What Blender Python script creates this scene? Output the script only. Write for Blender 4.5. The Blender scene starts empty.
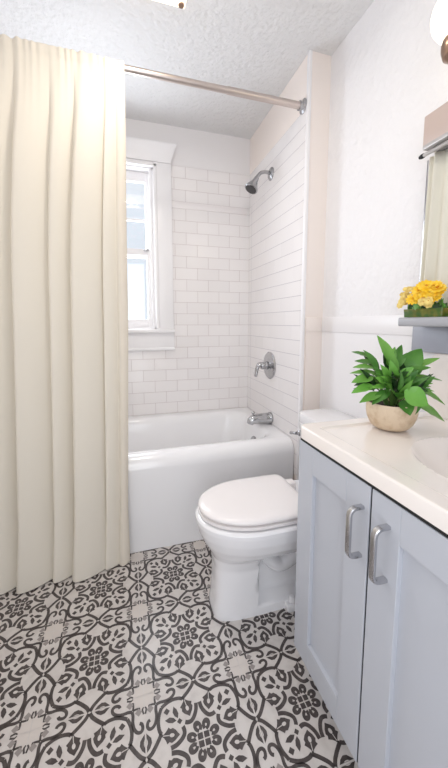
import bpy, bmesh, math, random
from mathutils import Vector, Matrix
random.seed(7)
S = bpy.context.scene
COL = S.collection
PI = math.pi

# ------------------------------------------------------------------ camera
cam_data = bpy.data.cameras.new('camera')
cam = bpy.data.objects.new('camera', cam_data)
COL.objects.link(cam)
cam.location = (-1.0098, -2.3398, 1.1522)
cam.rotation_euler = (PI / 2 - .1138, 0, -.2892)
cam_data.sensor_width = 36
cam_data.lens = 325.79 * 36 / 768
cam_data.shift_y = -(384 - 359.84) / 768
cam_data.clip_start = .02
S.camera = cam

# ------------------------------------------------------------------ world, light, exposure
W = bpy.data.worlds.new('sky')
S.world = W
W.use_nodes = True
bg = W.node_tree.nodes['Background']
bg.inputs['Color'].default_value = (.88, .94, 1, 1)
bg.inputs['Strength'].default_value = 1.25

def area(name, loc, rot, sx, sy, power, color):
    l = bpy.data.lights.new(name, 'AREA')
    l.shape = 'RECTANGLE'; l.size = sx; l.size_y = sy; l.energy = power; l.color = color
    o = bpy.data.objects.new(name, l); COL.objects.link(o)
    o.location = loc; o.rotation_euler = rot
    return o
# daylight through the window over the tub; doorway and left-wall lamps are added fill
area('doorway_fill', (-1.12, -2.93, 1.1), (PI / 2, 0, 0), .8, 1.9, 15, (.93, .96, 1))  # fill lamp added in the unseen doorway behind the camera
area('window_daylight', (-1.13, .22, 1.6), (-PI / 2, 0, 0), .62, .95, 26, (.90, .95, 1))
area('left_fill', (-1.645, -1.9, 1.5), (0, -PI / 2, 0), 1.1, .8, 3.5, (.92, .96, 1))  # added fill lamp; the left wall has no window

S.view_settings.view_transform = 'Standard'
S.view_settings.look = 'None'
S.view_settings.gamma = 1
S.view_settings.use_curve_mapping = False
S.view_settings.exposure = -.37
S.cycles.use_denoising = True
S.cycles.max_bounces = 10
S.cycles.diffuse_bounces = 6

# ------------------------------------------------------------------ materials
def srgb(r, g, b):
    f = lambda c: (c / 255 / 12.92) if c / 255 <= .04045 else ((c / 255 + .055) / 1.055) ** 2.4
    return (f(r), f(g), f(b), 1)

def mat(name, col, rough=.5, metal=0, bump=None, vary=None, spec=.5, coat=0, trans=0, emit=None):
    """bump = (scale, strength, distance); vary = (scale, colour2, low, high)"""
    m = bpy.data.materials.new(name); m.use_nodes = True
    nt = m.node_tree; N = nt.nodes; L = nt.links
    b = N['Principled BSDF']
    b.inputs['Base Color'].default_value = col
    b.inputs['Roughness'].default_value = rough
    b.inputs['Metallic'].default_value = metal
    b.inputs['Specular IOR Level'].default_value = spec
    b.inputs['Coat Weight'].default_value = coat
    b.inputs['Transmission Weight'].default_value = trans
    if emit:
        b.inputs['Emission Color'].default_value = emit[0]
        b.inputs['Emission Strength'].default_value = emit[1]
    tc = N.new('ShaderNodeTexCoord')
    if bump:
        n = N.new('ShaderNodeTexNoise'); n.inputs['Scale'].default_value = bump[0]; n.inputs['Detail'].default_value = 5
        L.new(tc.outputs['Object'], n.inputs['Vector'])
        bp = N.new('ShaderNodeBump'); bp.inputs['Strength'].default_value = bump[1]; bp.inputs['Distance'].default_value = bump[2]
        L.new(n.outputs['Fac'], bp.inputs['Height']); L.new(bp.outputs['Normal'], b.inputs['Normal'])
    if vary:
        n = N.new('ShaderNodeTexNoise'); n.inputs['Scale'].default_value = vary[0]; n.inputs['Detail'].default_value = 4
        L.new(tc.outputs['Object'], n.inputs['Vector'])
        r = N.new('ShaderNodeMapRange'); r.inputs['From Min'].default_value = vary[2]; r.inputs['From Max'].default_value = vary[3]
        L.new(n.outputs['Fac'], r.inputs['Value'])
        mx = N.new('ShaderNodeMix'); mx.data_type = 'RGBA'
        mx.inputs['A'].default_value = col; mx.inputs['B'].default_value = vary[1]
        L.new(r.outputs['Result'], mx.inputs['Factor']); L.new(mx.outputs['Result'], b.inputs['Base Color'])
    return m

def tile_mat(name, axis, u0, z0, pitch, grout=srgb(200, 190, 189)):
    """white glazed subway tile with thin grout; axis = horizontal axis of the wall"""
    m = mat(name, srgb(238, 235, 234), .12, spec=.5)
    nt = m.node_tree; N = nt.nodes; L = nt.links; b = N['Principled BSDF']
    tc = N.new('ShaderNodeTexCoord'); sep = N.new('ShaderNodeSeparateXYZ'); L.new(tc.outputs['Object'], sep.inputs[0])
    su = N.new('ShaderNodeMath'); su.operation = 'SUBTRACT'; su.inputs[1].default_value = u0
    L.new(sep.outputs[axis], su.inputs[0])
    sz = N.new('ShaderNodeMath'); sz.operation = 'SUBTRACT'; sz.inputs[1].default_value = z0
    L.new(sep.outputs['Z'], sz.inputs[0])
    cb = N.new('ShaderNodeCombineXYZ'); L.new(su.outputs[0], cb.inputs[0]); L.new(sz.outputs[0], cb.inputs[1])
    br = N.new('ShaderNodeTexBrick')
    br.offset = .5; br.inputs['Scale'].default_value = 1
    br.inputs['Brick Width'].default_value = .158; br.inputs['Row Height'].default_value = pitch
    br.inputs['Mortar Size'].default_value = .0013; br.inputs['Mortar Smooth'].default_value = .2
    br.inputs['Color1'].default_value = srgb(240, 236, 235); br.inputs['Color2'].default_value = srgb(236, 232, 231)
    br.inputs['Mortar'].default_value = grout
    L.new(cb.outputs[0], br.inputs['Vector'])
    if axis == 'Y':                                      # continuous courses, faint upright joints
        b3 = N.new('ShaderNodeTexBrick'); b3.offset = 0
        for k, v in (('Scale', 1), ('Brick Width', 40), ('Row Height', pitch), ('Mortar Size', .0016), ('Mortar Smooth', .1), ('Color1', (1, 1, 1, 1)), ('Color2', (1, 1, 1, 1)), ('Mortar', (.66, .65, .67, 1))):
            b3.inputs[k].default_value = v
        L.new(cb.outputs[0], b3.inputs['Vector'])
        mu = N.new('ShaderNodeMix'); mu.data_type = 'RGBA'; mu.blend_type = 'MULTIPLY'; mu.inputs['Factor'].default_value = 1
        L.new(br.outputs['Color'], mu.inputs['A']); L.new(b3.outputs['Color'], mu.inputs['B']); L.new(mu.outputs['Result'], b.inputs['Base Color'])
    else: L.new(br.outputs['Color'], b.inputs['Base Color'])
    bp = N.new('ShaderNodeBump'); bp.invert = True; bp.inputs['Strength'].default_value = .5; bp.inputs['Distance'].default_value = .0015
    nz = N.new('ShaderNodeTexNoise'); nz.inputs['Scale'].default_value = 9; L.new(tc.outputs['Object'], nz.inputs['Vector'])
    b2 = N.new('ShaderNodeBump'); b2.inputs['Strength'].default_value = .12; b2.inputs['Distance'].default_value = .004
    L.new(nz.outputs['Fac'], b2.inputs['Height'])
    L.new(br.outputs['Fac'], bp.inputs['Height']); L.new(b2.outputs['Normal'], bp.inputs['Normal']); L.new(bp.outputs['Normal'], b.inputs['Normal'])
    rr = N.new('ShaderNodeMapRange'); rr.inputs['To Min'].default_value = .12; rr.inputs['To Max'].default_value = .7
    L.new(br.outputs['Fac'], rr.inputs['Value']); L.new(rr.outputs['Result'], b.inputs['Roughness'])
    return m

M = {}
M['plaster'] = mat('wall plaster', srgb(238, 236, 237), .55, bump=(30, .8, .010))
M['plaster_smooth'] = mat('smooth plaster', srgb(236, 233, 233), .55, bump=(30, .10, .004))
M['ceiling'] = mat('stippled ceiling paint', srgb(226, 225, 225), .7, bump=(42, .9, .012))
M['trim'] = mat('white gloss trim paint', srgb(240, 238, 239), .3)
M['wing'] = mat('cream wall paint', srgb(242, 232, 225), .5, bump=(30, .10, .004))
M['tile_back'] = tile_mat('back wall subway tile', 'X', -.749, .498 - 8 * .0797, .0797)
M['tile_back_top'] = tile_mat('upper subway tile', 'X', -.67, 1.978 - 6 * .0765, .0765)
M['tile_side'] = tile_mat('side wall subway tile', 'Y', -.06, .498 - 8 * .0797, .0797, srgb(228, 224, 226))
M['tile_side_top'] = tile_mat('upper side subway tile', 'Y', -.02, 1.978 - 6 * .0765, .0765, srgb(222, 217, 219))
M['liner'] = mat('glazed tile liner', srgb(238, 233, 232), .15)
M['floor_light'] = mat('pale cement tile', srgb(212, 206, 202), .34, vary=(30, srgb(198, 191, 187), .45, .75))
M['floor_dark'] = mat('charcoal tile pattern', srgb(70, 63, 62), .33, vary=(60, srgb(92, 84, 82), .45, .75))
M['floor_grey'] = mat('grey tile pattern', srgb(150, 143, 140), .38, vary=(60, srgb(155, 147, 144), .4, .7))
M['floor_star'] = mat('light tile star', srgb(212, 204, 198), .38)
M['enamel'] = mat('white enamel', srgb(242, 241, 242), .12, coat=.3)
M['porcelain'] = mat('white porcelain', srgb(240, 239, 241), .10, coat=.4)
M['seat'] = mat('white seat plastic', srgb(242, 237, 236), .22)
M['chrome'] = mat('polished chrome', (.50, .50, .51, 1), .16, 1)
M['handle'] = mat('brushed steel', (.55, .55, .57, 1), .22, 1)
M['nickel'] = mat('brushed nickel', srgb(208, 196, 190), .28, 1)
M['bronze'] = mat('aged nickel', srgb(150, 125, 108), .28, 1)
M['dark_chrome'] = mat('dull chrome', (.45, .45, .46, 1), .25, 1)
M['nozzle'] = mat('dark spray face', srgb(55, 52, 52), .5)
M['black'] = mat('black gap shade and cap', srgb(30, 30, 32), .7)
M['cabinet'] = mat('pale blue grey cabinet paint', srgb(188, 191, 199), .38)
M['counter'] = mat('cream cultured marble', srgb(241, 234, 229), .18, coat=.3, vary=(6, srgb(243, 235, 229), .4, .7))
M['soil'] = mat('potting soil', srgb(60, 45, 36), .95, bump=(120, .8, .01))
M['pot'] = mat('beige stoneware', srgb(214, 194, 168), .65, bump=(140, .3, .003), vary=(45, srgb(190, 163, 132), .45, .8))
M['shelf'] = mat('grey shelf paint', srgb(163, 163, 168), .4)
M['shelf_panel'] = mat('blue grey panel paint', srgb(158, 161, 172), .4)
M['fascia'] = mat('taupe fascia paint', srgb(196, 176, 166), .35)
M['edge'] = mat('grey metal edge', srgb(190, 186, 184), .35, .4)
M['tray'] = mat('green glass tray', srgb(58, 92, 30), .2, vary=(35, srgb(120, 110, 40), .45, .7))
M['yellow'] = mat('yellow petal', srgb(250, 204, 30), .55, vary=(60, srgb(255, 226, 90), .4, .7))
M['pale_yellow'] = mat('pale yellow petal', srgb(240, 216, 130), .55, vary=(80, srgb(196, 146, 70), .5, .8))
M['amber'] = mat('amber flower centre', srgb(205, 130, 15), .7)
M['stem'] = mat('green stem', srgb(84, 118, 50), .5)
M['bulb_glass'] = mat('lit opal glass', srgb(255, 250, 235), .3, emit=((1, .93, .74, 1), 2.6))
M['lamp_glass'] = mat('lit frosted glass', srgb(255, 245, 225), .3, emit=((1, .87, .68, 1), 1.6))

def leaf_mat(name, c1, c2):
    m = mat(name, c1, .35, vary=(14, c2, .35, .7))
    b = m.node_tree.nodes['Principled BSDF']
    b.inputs['Subsurface Weight'].default_value = 0
    return m
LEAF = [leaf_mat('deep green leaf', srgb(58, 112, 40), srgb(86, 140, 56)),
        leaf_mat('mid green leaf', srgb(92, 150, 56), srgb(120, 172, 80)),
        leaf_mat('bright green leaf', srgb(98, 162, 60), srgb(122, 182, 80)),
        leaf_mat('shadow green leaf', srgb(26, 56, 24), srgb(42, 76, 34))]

def fabric(name, col, transl):
    m = mat(name, col, .85, bump=(900, .12, .001), spec=.2)
    nt = m.node_tree; N = nt.nodes; L = nt.links; b = N['Principled BSDF']
    t = N.new('ShaderNodeBsdfTranslucent'); t.inputs['Color'].default_value = col
    mx = N.new('ShaderNodeMixShader'); mx.inputs[0].default_value = transl
    out = [n for n in N if n.type == 'OUTPUT_MATERIAL'][0]
    L.new(b.outputs[0], mx.inputs[1]); L.new(t.outputs[0], mx.inputs[2]); L.new(mx.outputs[0], out.inputs['Surface'])
    return m
M['curtain'] = fabric('cream curtain cloth', srgb(236, 229, 216), .12)
M['hem'] = fabric('cream hem cloth', srgb(234, 225, 210), .08)
M['small_curtain'] = fabric('ivory curtain cloth', srgb(230, 226, 212), .10)

def glass_mat(name, tint):
    m = bpy.data.materials.new(name); m.use_nodes = True
    nt = m.node_tree; N = nt.nodes; L = nt.links
    N.remove(N['Principled BSDF'])
    t = N.new('ShaderNodeBsdfTransparent'); t.inputs[0].default_value = tint
    g = N.new('ShaderNodeBsdfGlossy'); g.inputs['Roughness'].default_value = .03
    mx = N.new('ShaderNodeMixShader'); mx.inputs[0].default_value = .07
    out = [n for n in N if n.type == 'OUTPUT_MATERIAL'][0]
    L.new(t.outputs[0], mx.inputs[1]); L.new(g.outputs[0], mx.inputs[2]); L.new(mx.outputs[0], out.inputs['Surface'])
    return m
M['glass'] = glass_mat('clear window glass', (.97, .98, 1, 1))
M['frost'] = mat('frosted window glass', (.9, .95, 1, 1), .5, trans=.9)

# ------------------------------------------------------------------ helpers
def T(x, y, z): return Matrix.Translation((x, y, z))

def link(name, bm, mats, parent=None, smooth=35, loc=None):
    me = bpy.data.meshes.new(name)
    bmesh.ops.recalc_face_normals(bm, faces=bm.faces[:])
    bm.to_mesh(me); bm.free()
    for m in (mats if isinstance(mats, (list, tuple)) else [mats]): me.materials.append(m)
    if smooth:
        for p in me.polygons: p.use_smooth = True
        me.set_sharp_from_angle(angle=math.radians(smooth))
    o = bpy.data.objects.new(name, me); COL.objects.link(o)
    if parent:
        o.parent = parent
        o.location = Vector(loc or (0, 0, 0)) - (Vector(parent.location) if not parent.parent else Vector(parent.location) + Vector(parent.parent.location)) * 1.0
    elif loc: o.location = loc
    return o

def structure(name, bm, mats, parent=None, smooth=35):
    o = link(name, bm, mats, parent, smooth)
    o['kind'] = 'structure'
    return o

def thing(name, label, cat, loc, group=None):
    o = bpy.data.objects.new(name, None); COL.objects.link(o)
    o.location = loc; o.empty_display_size = .05
    o['label'] = label; o['category'] = cat
    if group: o['group'] = group
    return o

def box(bm, x0, x1, y0, y1, z0, z1, bevel=0, seg=2, mi=0):
    r = bmesh.ops.create_cube(bm, size=1, matrix=T((x0 + x1) / 2, (y0 + y1) / 2, (z0 + z1) / 2) @ Matrix.Diagonal((abs(x1 - x0), abs(y1 - y0), abs(z1 - z0), 1)))
    vs = r['verts']
    fs = set(f for v in vs for f in v.link_faces)
    for f in fs: f.material_index = mi
    if bevel:
        es = list(set(e for v in vs for e in v.link_edges))
        bmesh.ops.bevel(bm, geom=es, offset=bevel, segments=seg, affect='EDGES', profile=.5)

def basis(d):
    d = Vector(d).normalized()
    a = Vector((0, 0, 1)) if abs(d.z) < .9 else Vector((1, 0, 0))
    u = a.cross(d).normalized(); v = d.cross(u)
    return u, v, d

def lathe(bm, prof, origin, axis=(0, 0, 1), n=32, mi=0, sx=1, sy=1):
    u, v, d = basis(axis); O = Vector(origin); rings = []
    for r, h in prof:
        if r < 1e-6: rings.append([bm.verts.new(O + d * h)])
        else: rings.append([bm.verts.new(O + d * h + u * (r * sx * math.cos(2 * PI * k / n)) + v * (r * sy * math.sin(2 * PI * k / n))) for k in range(n)])
    for A, B in zip(rings, rings[1:]):
        for k in range(n):
            q = [A[k % len(A)], A[(k + 1) % n if len(A) > 1 else 0], B[(k + 1) % n if len(B) > 1 else 0], B[k % len(B)]]
            q2 = []
            for w in q:
                if w not in q2: q2.append(w)
            if len(q2) > 2: bm.faces.new(q2).material_index = mi

def smooth_path(pts, n=6):
    pts = [Vector(p) for p in pts]; out = []
    for i in range(len(pts) - 1):
        p0 = pts[max(i - 1, 0)]; p1 = pts[i]; p2 = pts[i + 1]; p3 = pts[min(i + 2, len(pts) - 1)]
        for k in range(n):
            t = k / n
            out.append(.5 * ((2 * p1) + (p2 - p0) * t + (2 * p0 - 5 * p1 + 4 * p2 - p3) * t * t + (3 * p1 - p0 - 3 * p2 + p3) * t ** 3))
    out.append(pts[-1])
    return out

def tube(bm, pts, rad, n=16, mi=0, squash=1, cap=True):
    """rad: number or list per point"""
    pts = [Vector(p) for p in pts]; rings = []
    u = None
    for i, p in enumerate(pts):
        d = (pts[min(i + 1, len(pts) - 1)] - pts[max(i - 1, 0)]).normalized()
        if u is None: u, v, _ = basis(d)
        else:
            u = (u - d * u.dot(d)).normalized(); v = d.cross(u)
        r = rad[i] if isinstance(rad, (list, tuple)) else rad
        rings.append([bm.verts.new(p + u * (r * math.cos(2 * PI * k / n)) + v * (r * squash * math.sin(2 * PI * k / n))) for k in range(n)])
    for A, B in zip(rings, rings[1:]):
        for k in range(n): bm.faces.new((A[k], A[(k + 1) % n], B[(k + 1) % n], B[k])).material_index = mi
    if cap:
        bm.faces.new(rings[0]).material_index = mi; bm.faces.new(rings[-1]).material_index = mi

def loft(bm, loops, cap0=True, cap1=True, mi=0):
    rings = [[bm.verts.new(p) for p in L] for L in loops]
    n = len(rings[0])
    for A, B in zip(rings, rings[1:]):
        for k in range(n): bm.faces.new((A[k], A[(k + 1) % n], B[(k + 1) % n], B[k])).material_index = mi
    if cap0: bm.faces.new(rings[0][::-1]).material_index = mi
    if cap1: bm.faces.new(rings[-1]).material_index = mi

def prism(bm, pts2, z0, z1, mi=0, plane='xy'):
    f = {'xy': lambda a, b, c: (a, b, c), 'xz': lambda a, b, c: (a, c, b), 'yz': lambda a, b, c: (c, a, b)}[plane]
    loft(bm, [[f(a, b, z0) for a, b in pts2], [f(a, b, z1) for a, b in pts2]], mi=mi)

NB = bmesh.new
def sstep(a, b, x):
    t = max(0, min(1, (x - a) / (b - a))); return t * t * (3 - 2 * t)

# ------------------------------------------------------------------ room dimensions
XL, YF, H = -1.66, -2.95, 2.4566          # left wall, front wall, ceiling
XA, YA = -.1235, -.80                      # alcove wing face and its front
TOPZ = 2.207                               # top of the tile
P = .1567                                  # cement tile
FX, FY = -.8392, -1.2611                   # a flower centre

# ------------------------------------------------------------------ floor with its pattern
def build_floor():
    bm = NB()
    box(bm, XL, 0, YF, 0, -.05, 0)
    g = .010
    shapes = []                            # (points, material, height)
    def stroke(pts, w, mi=1, h=.0004, taper=True):
        pp = smooth_path([Vector((a, b, 0)) for a, b in pts], 4)
        L, R = [], []
        for i, p in enumerate(pp):
            d = (pp[min(i + 1, len(pp) - 1)] - pp[max(i - 1, 0)]).normalized(); nrm = Vector((-d.y, d.x, 0))
            L.append(p + nrm * w / 2); R.append(p - nrm * w / 2)
        for i in range(len(pp) - 1):
            shapes.append(([L[i], L[i + 1], R[i + 1], R[i]], mi, h))
    def poly(pts, mi=1, h=.0004): shapes.append(([Vector((a, b, 0)) for a, b in pts], mi, h))
    def mirror2(fn):
        fn(lambda pts: pts); fn(lambda pts: [(b, a) for a, b in pts])
    poly([(g, g), (.105, g), (.105, .105), (g, .105)])
    poly([(.105, .11), (.125, .09), (.145, .145), (.09, .125)], 0)
    def petal(m):
        t = math.radians(21); c, s = math.cos(t), math.sin(t)
        loc = [(.150, -.012), (.185, -.040), (.235, -.046), (.275, -.028), (.285, 0), (.275, .028), (.235, .046), (.185, .040), (.150, .012)]
        stroke(m([(r * c - q * s, r * s + q * c) for r, q in loc]), .058)
        blob = [(.24, -.05), (.29, -.03), (.30, 0), (.29, .03), (.24, .05), (.225, 0)]
        poly(m([(r * c - q * s, r * s + q * c) for r, q in blob]), 1, .0005)
    mirror2(petal)
    mirror2(lambda m: stroke(m([(.035, .585), (.05, .49), (.085, .415), (.13, .355), (.18, .322), (.24, .322), (.285, .338)]), .070))
    d = .050
    poly([(.38 - d, .38), (.38, .38 - d), (.38 + d, .38), (.38, .38 + d)])
    mirror2(lambda m: poly(m([(.405, .435), (.460, .48), (.490, .55), (.462, .645), (.410, .585), (.385, .51)])))
    d = .060
    poly([(.595 - d, .595), (.595, .595 - d), (.595 + d, .595), (.595, .595 + d)])
    def leaf1(m):
        A = Vector((.245, .715, 0)); B = Vector((.185, .42, 0)); ax = B - A; nr = Vector((-ax.y, ax.x, 0)).normalized()
        pr = [(-.04, .006), (.10, .026), (.22, .065), (.34, .120), (.46, .094), (.60, .108), (.80, .074), (.94, .030), (1.04, .004)]
        pts = [A + ax * u + nr * w for u, w in pr] + [A + ax * u - nr * w for u, w in pr[::-1]]
        poly(m([(p.x, p.y) for p in pts]))
        ov = [A + ax * (.58 + .15 * math.cos(k * PI / 6)) + nr * (.030 * math.sin(k * PI / 6)) for k in range(12)]
        poly(m([(p.x, p.y) for p in ov]), 0, .0008)
        sl = [A + ax * .04 + nr * .006, A + ax * .42 + nr * .007, A + ax * .42 - nr * .007, A + ax * .04 - nr * .006]
        poly(m([(p.x, p.y) for p in sl]), 0, .0008)
    mirror2(leaf1)
    mirror2(lambda m: stroke(m([(g, .985), (.055, .91), (.13, .84), (.20, .785), (.285, .725)]), .066))
    mirror2(lambda m: stroke(m([(.275, .725), (.34, .755), (.45, .765), (.55, .748), (.63, .715), (.685, .685)]), .064))
    mirror2(lambda m: stroke(m([(.775, .775), (.70, .790), (.60, .785), (.50, .805), (.43, .855), (.415, .92), (.46, .958), (.53, .945), (.555, .905)]), .056))
    mirror2(lambda m: poly(m([(.09, .986), (.14, .93), (.21, .895), (.28, .905), (.37, .986)])))
    mirror2(lambda m: poly(m([(.17, .982), (.21, .967), (.25, .967), (.29, .982)]), 0, .0008))
    d = .068
    mirror2(lambda m: poly(m([(.735 - d, .893), (.735, .893 - d), (.735 + d, .893), (.735, .893 + d)]), 2, .0005))
    mirror2(lambda m: stroke(m([(.79, .95), (.80, .86), (.79, .79)]), .036))
    mirror2(lambda m: stroke(m([(.68, .985), (.76, .965), (.80, .985)]), .032))
    star = [(1 - g, 1 - g)]
    for k in range(0, 13):
        a = math.radians(7.5 * k); r = .26 if k % 4 == 2 else (.205 if k % 2 else .185)
        star.append((1 - max(g, r * math.cos(a)), 1 - max(g, r * math.sin(a))))
    poly(star, 3, .0009)
    for i in range(-4, 5):
        for j in range(-7, 5):
            for sa in (1, -1):
                for sb in (1, -1):
                    cx = FX + P * (2 * i + sa * .5); cy = FY + P * (2 * j + sb * .5)
                    if not (XL - .02 < cx < .02 and YF - .02 < cy < -.66): continue
                    for pts, mi, h in shapes:
                        try:
                            f = bm.faces.new([bm.verts.new((FX + P * (2 * i + sa * p.x), FY + P * (2 * j + sb * p.y), h)) for p in pts])
                            f.material_index = mi
                        except ValueError: pass
    me_o = structure('floor', bm, [M['floor_light'], M['floor_dark'], M['floor_grey'], M['floor_star']], smooth=0)
    return me_o
build_floor()

# ------------------------------------------------------------------ shell
bm = NB(); box(bm, XL - .1, .1, YF - .1, .16, H, H + .08); structure('ceiling', bm, M['ceiling'])

WX0, WX1, WZ0, WZ1 = -1.45, -.806, 1.107, 2.178       # window opening
bm = NB()
def wall_back_piece(x0, x1, z0, z1):
    box(bm, x0, x1, 0, .12, z0, z1)
wall_back_piece(XL - .1, WX0, 0, H); wall_back_piece(WX1, .1, 0, H)
wall_back_piece(WX0, WX1, 0, WZ0); wall_back_piece(WX0, WX1, WZ1, H)
# tile skin, a few millimetres proud of the plaster
def skin(x0, x1, z0, z1, mi): box(bm, x0, x1, -.006, .0005, z0, z1, mi=mi)
for z0, z1, mi in ((.3, 1.932, 1), (1.978, TOPZ, 2)):
    skin(-.70, XA, z0, z1, mi)
skin(XL, WX0 - .10, .3, 1.932, 1); skin(WX0 - .10, -.70, .3, .97, 1); skin(XL, WX0 - .1, 1.978, TOPZ, 2)
structure('wall_back', bm, [M['plaster_smooth'], M['tile_back'], M['tile_back_top']], smooth=0)
bm = NB(); box(bm, -.70, XA, -.010, 0, 1.932, 1.978, .004); structure('trim_1', bm, M['liner'])

bm = NB()
box(bm, 0, .1, YF - .1, .12, 0, H)
structure('wall_right', bm, M['plaster'], smooth=0)

bm = NB()
box(bm, XA + .006, 0, YA, 0, 0, H, mi=0)
box(bm, XA, XA + .007, YA + .012, 0, .3, 1.978, mi=1)
box(bm, XA, XA + .007, YA + .012, 0, 1.978, TOPZ, mi=2)
structure('wall_alcove', bm, [M['wing'], M['tile_side'], M['tile_side_top']], smooth=0)
bm = NB(); box(bm, XA - .001, XA + .017, YA - .006, YA + .016, 0, H, .005, 3); structure('trim_2', bm, M['trim'])
# chair rail on the wing and on the right wall, panelling below
bm = NB(); box(bm, XA + .018, -.008, YA - .011, YA, 1.104, 1.18, .003); structure('trim_3', bm, M['wing'])
bm = NB(); box(bm, -.009, 0, YF, YA, 1.104, 1.18, .003); structure('trim_4', bm, M['trim'])
bm = NB(); box(bm, XA + .024, -.004, YA - .006, YA, 0, 1.104); structure('trim_5', bm, M['wing'])
bm = NB(); box(bm, -.004, 0, YF, YA, 0, 1.104); structure('trim_6', bm, M['trim'])
bm = NB(); box(bm, -.02, -.004, -1.47, YA - .006, 0, .11, .004); structure('baseboard_right', bm, M['trim'])

bm = NB(); box(bm, XL - .1, XL, YF - .1, .12, 0, H); structure('wall_left', bm, M['plaster_smooth'], smooth=0)
bm = NB()
box(bm, XL, -1.52, YF - .1, YF, 0, H); box(bm, -.72, 0, YF - .1, YF, 0, H); box(bm, -1.52, -.72, YF - .1, YF, 2.08, H)
structure('wall_front', bm, M['plaster_smooth'], smooth=0)

# ------------------------------------------------------------------ window over the tub
win = bpy.data.objects.new('window_1', None); COL.objects.link(win); win['kind'] = 'structure'
win.location = ((WX0 + WX1) / 2, 0, WZ0)
def wpart(name, bm, m, parent=win):
    o = link(name, bm, m, parent); o['kind'] = 'structure'; return o
bm = NB()
for xa, xb in ((WX1, WX1 + .116), (WX0 - .116, WX0)):
    box(bm, xa, xb, -.024, .004, WZ0, 2.205, .003)
box(bm, WX0, WX1, -.024, .004, WZ1, 2.205, .003)
for xa, xb in ((WX1 - .004, WX1 + .018), (WX0 - .018, WX0 + .004)):      # inner bead
    box(bm, xa, xb, -.032, 0, WZ0, WZ1 + .014, .004)
box(bm, WX0 - .018, WX1 + .018, -.032, 0, WZ1 - .004, WZ1 + .018, .004)
wpart('casing', bm, M['trim'])
bm = NB()                                             # flared crown over the casing
prof = [(0, 2.205), (-.030, 2.205), (-.030, 2.222), (-.036, 2.25), (-.050, 2.29), (-.060, 2.305), (-.060, 2.318), (0, 2.318)]
xa, xb = WX0 - .116, WX1 + .116
loft(bm, [[(xa - (-y - .03 if y < -.03 else 0), y, z) for y, z in prof], [(xb + (-y - .026 if y < -.03 else 0), y, z) for y, z in prof]])
wpart('crown', bm, M['trim'])
bm = NB(); box(bm, WX0 - .122, WX1 + .122, -.05, .02, 1.082, 1.107, .006, 3); wpart('stool', bm, M['trim'])
bm = NB(); box(bm, WX0 - .116, WX1 + .118, -.022, .0, .975, 1.082, .003); box(bm, WX0 - .120, WX1 + .122, -.032, 0, .957, .978, .006, 3); wpart('apron', bm, M['trim'])
bm = NB()
for xa, xb in ((WX1 - .012, WX1 + .001), (WX0 - .001, WX0 + .012)): box(bm, xa, xb, 0, .12, WZ0, WZ1)
box(bm, WX0, WX1, 0, .12, WZ1 - .012, WZ1 + .001); box(bm, WX0, WX1, 0, .12, WZ0 - .001, WZ0 + .012)
for xa, xb in ((WX1 - .030, WX1 - .012), (WX0 + .012, WX0 + .030)): box(bm, xa, xb, .004, .028, WZ0, WZ1, .003)
wpart('jamb', bm, M['trim'])
def sash(name, y0, y1, z0, z1, st, top, bot):
    bm = NB()
    a, b = WX0 + .014, WX1 - .014
    box(bm, a, a + st, y0, y1, z0, z1, .003); box(bm, b - st, b, y0, y1, z0, z1, .003)
    box(bm, a + st - .004, b - st + .004, y0, y1, z1 - top, z1, .003); box(bm, a + st - .004, b - st + .004, y0, y1, z0, z0 + bot, .003)
    return wpart(name, bm, M['trim']), a + st, b - st
us, ga, gb = sash('upper_sash', .060, .090, 1.60, WZ1 - .012, .040, .065, .045)
ls, _, _ = sash('lower_sash', .028, .058, WZ0 + .012, 1.655, .040, .045, .055)
bm = NB(); box(bm, ga, gb, .066, .084, 1.845, 1.860); wpart('muntin', bm, M['trim'], us)
bm = NB(); box(bm, ga - .01, gb + .01, .073, .077, 1.635, WZ1 - .07); wpart('pane', bm, M['glass'], us)
bm = NB(); box(bm, ga - .01, gb + .01, .041, .045, WZ0 + .06, 1.615); wpart('pane', bm, M['glass'], ls)
bm = NB(); box(bm, WX1 - .075, WX1 - .040, .012, .03, 1.640, 1.652, .003); wpart('lift_lug', bm, M['dark_chrome'], ls)

# ------------------------------------------------------------------ bathtub
def rrect(x0, x1, y0, y1, r, z, n=16):
    pts = []
    r = min(r, (x1 - x0) / 2 - .001, (y1 - y0) / 2 - .001)
    for cx, cy, a0 in ((x1 - r, y1 - r, 0), (x0 + r, y1 - r, 90), (x0 + r, y0 + r, 180), (x1 - r, y0 + r, 270)):
        for k in range(n):
            a = math.radians(a0 + 90 * k / (n - 1)); pts.append((cx + r * math.cos(a), cy + r * math.sin(a), z))
    return pts
tub = thing('bathtub', 'white enamelled alcove bathtub with a rolled front rim', 'bathtub', (-.89, -.38, 0))
tx0, tx1, ty0, ty1 = XL + .004, XA - .002, -.757, -.008
tz = .494
loops = [rrect(tx0, tx1, ty0 + .004, ty1, .004, 0),
         rrect(tx0, tx1, ty0 + .002, ty1, .004, .2), rrect(tx0, tx1, ty0 + .001, ty1, .004, .36)]
for k in range(0, 11):                                 # soft rolled rim
    a = PI / 2 * k / 10
    loops.append(rrect(tx0, tx1, ty0 + .060 * (1 - math.cos(a)), ty1, .004, tz - .070 + .070 * math.sin(a)))
loops.append(rrect(tx0, tx1, ty0 + .068, ty1, .004, tz))
for ins, dz, r in ((.07, 0, .10), (.082, -.004, .11), (.095, -.018, .12), (.105, -.05, .13), (.125, -.18, .15), (.155, -.33, .17), (.20, -.385, .18), (.27, -.40, .12)):
    k = ins - .07
    loops.append(rrect(tx0 + .08 + k * 2.2, tx1 - .062 - k * 1.0, ty0 + .085 + k, ty1 - .055 - k, r, tz + dz))
bm = NB(); loft(bm, loops); link('basin', bm, M['enamel'], tub, 50)
bm = NB()
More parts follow.
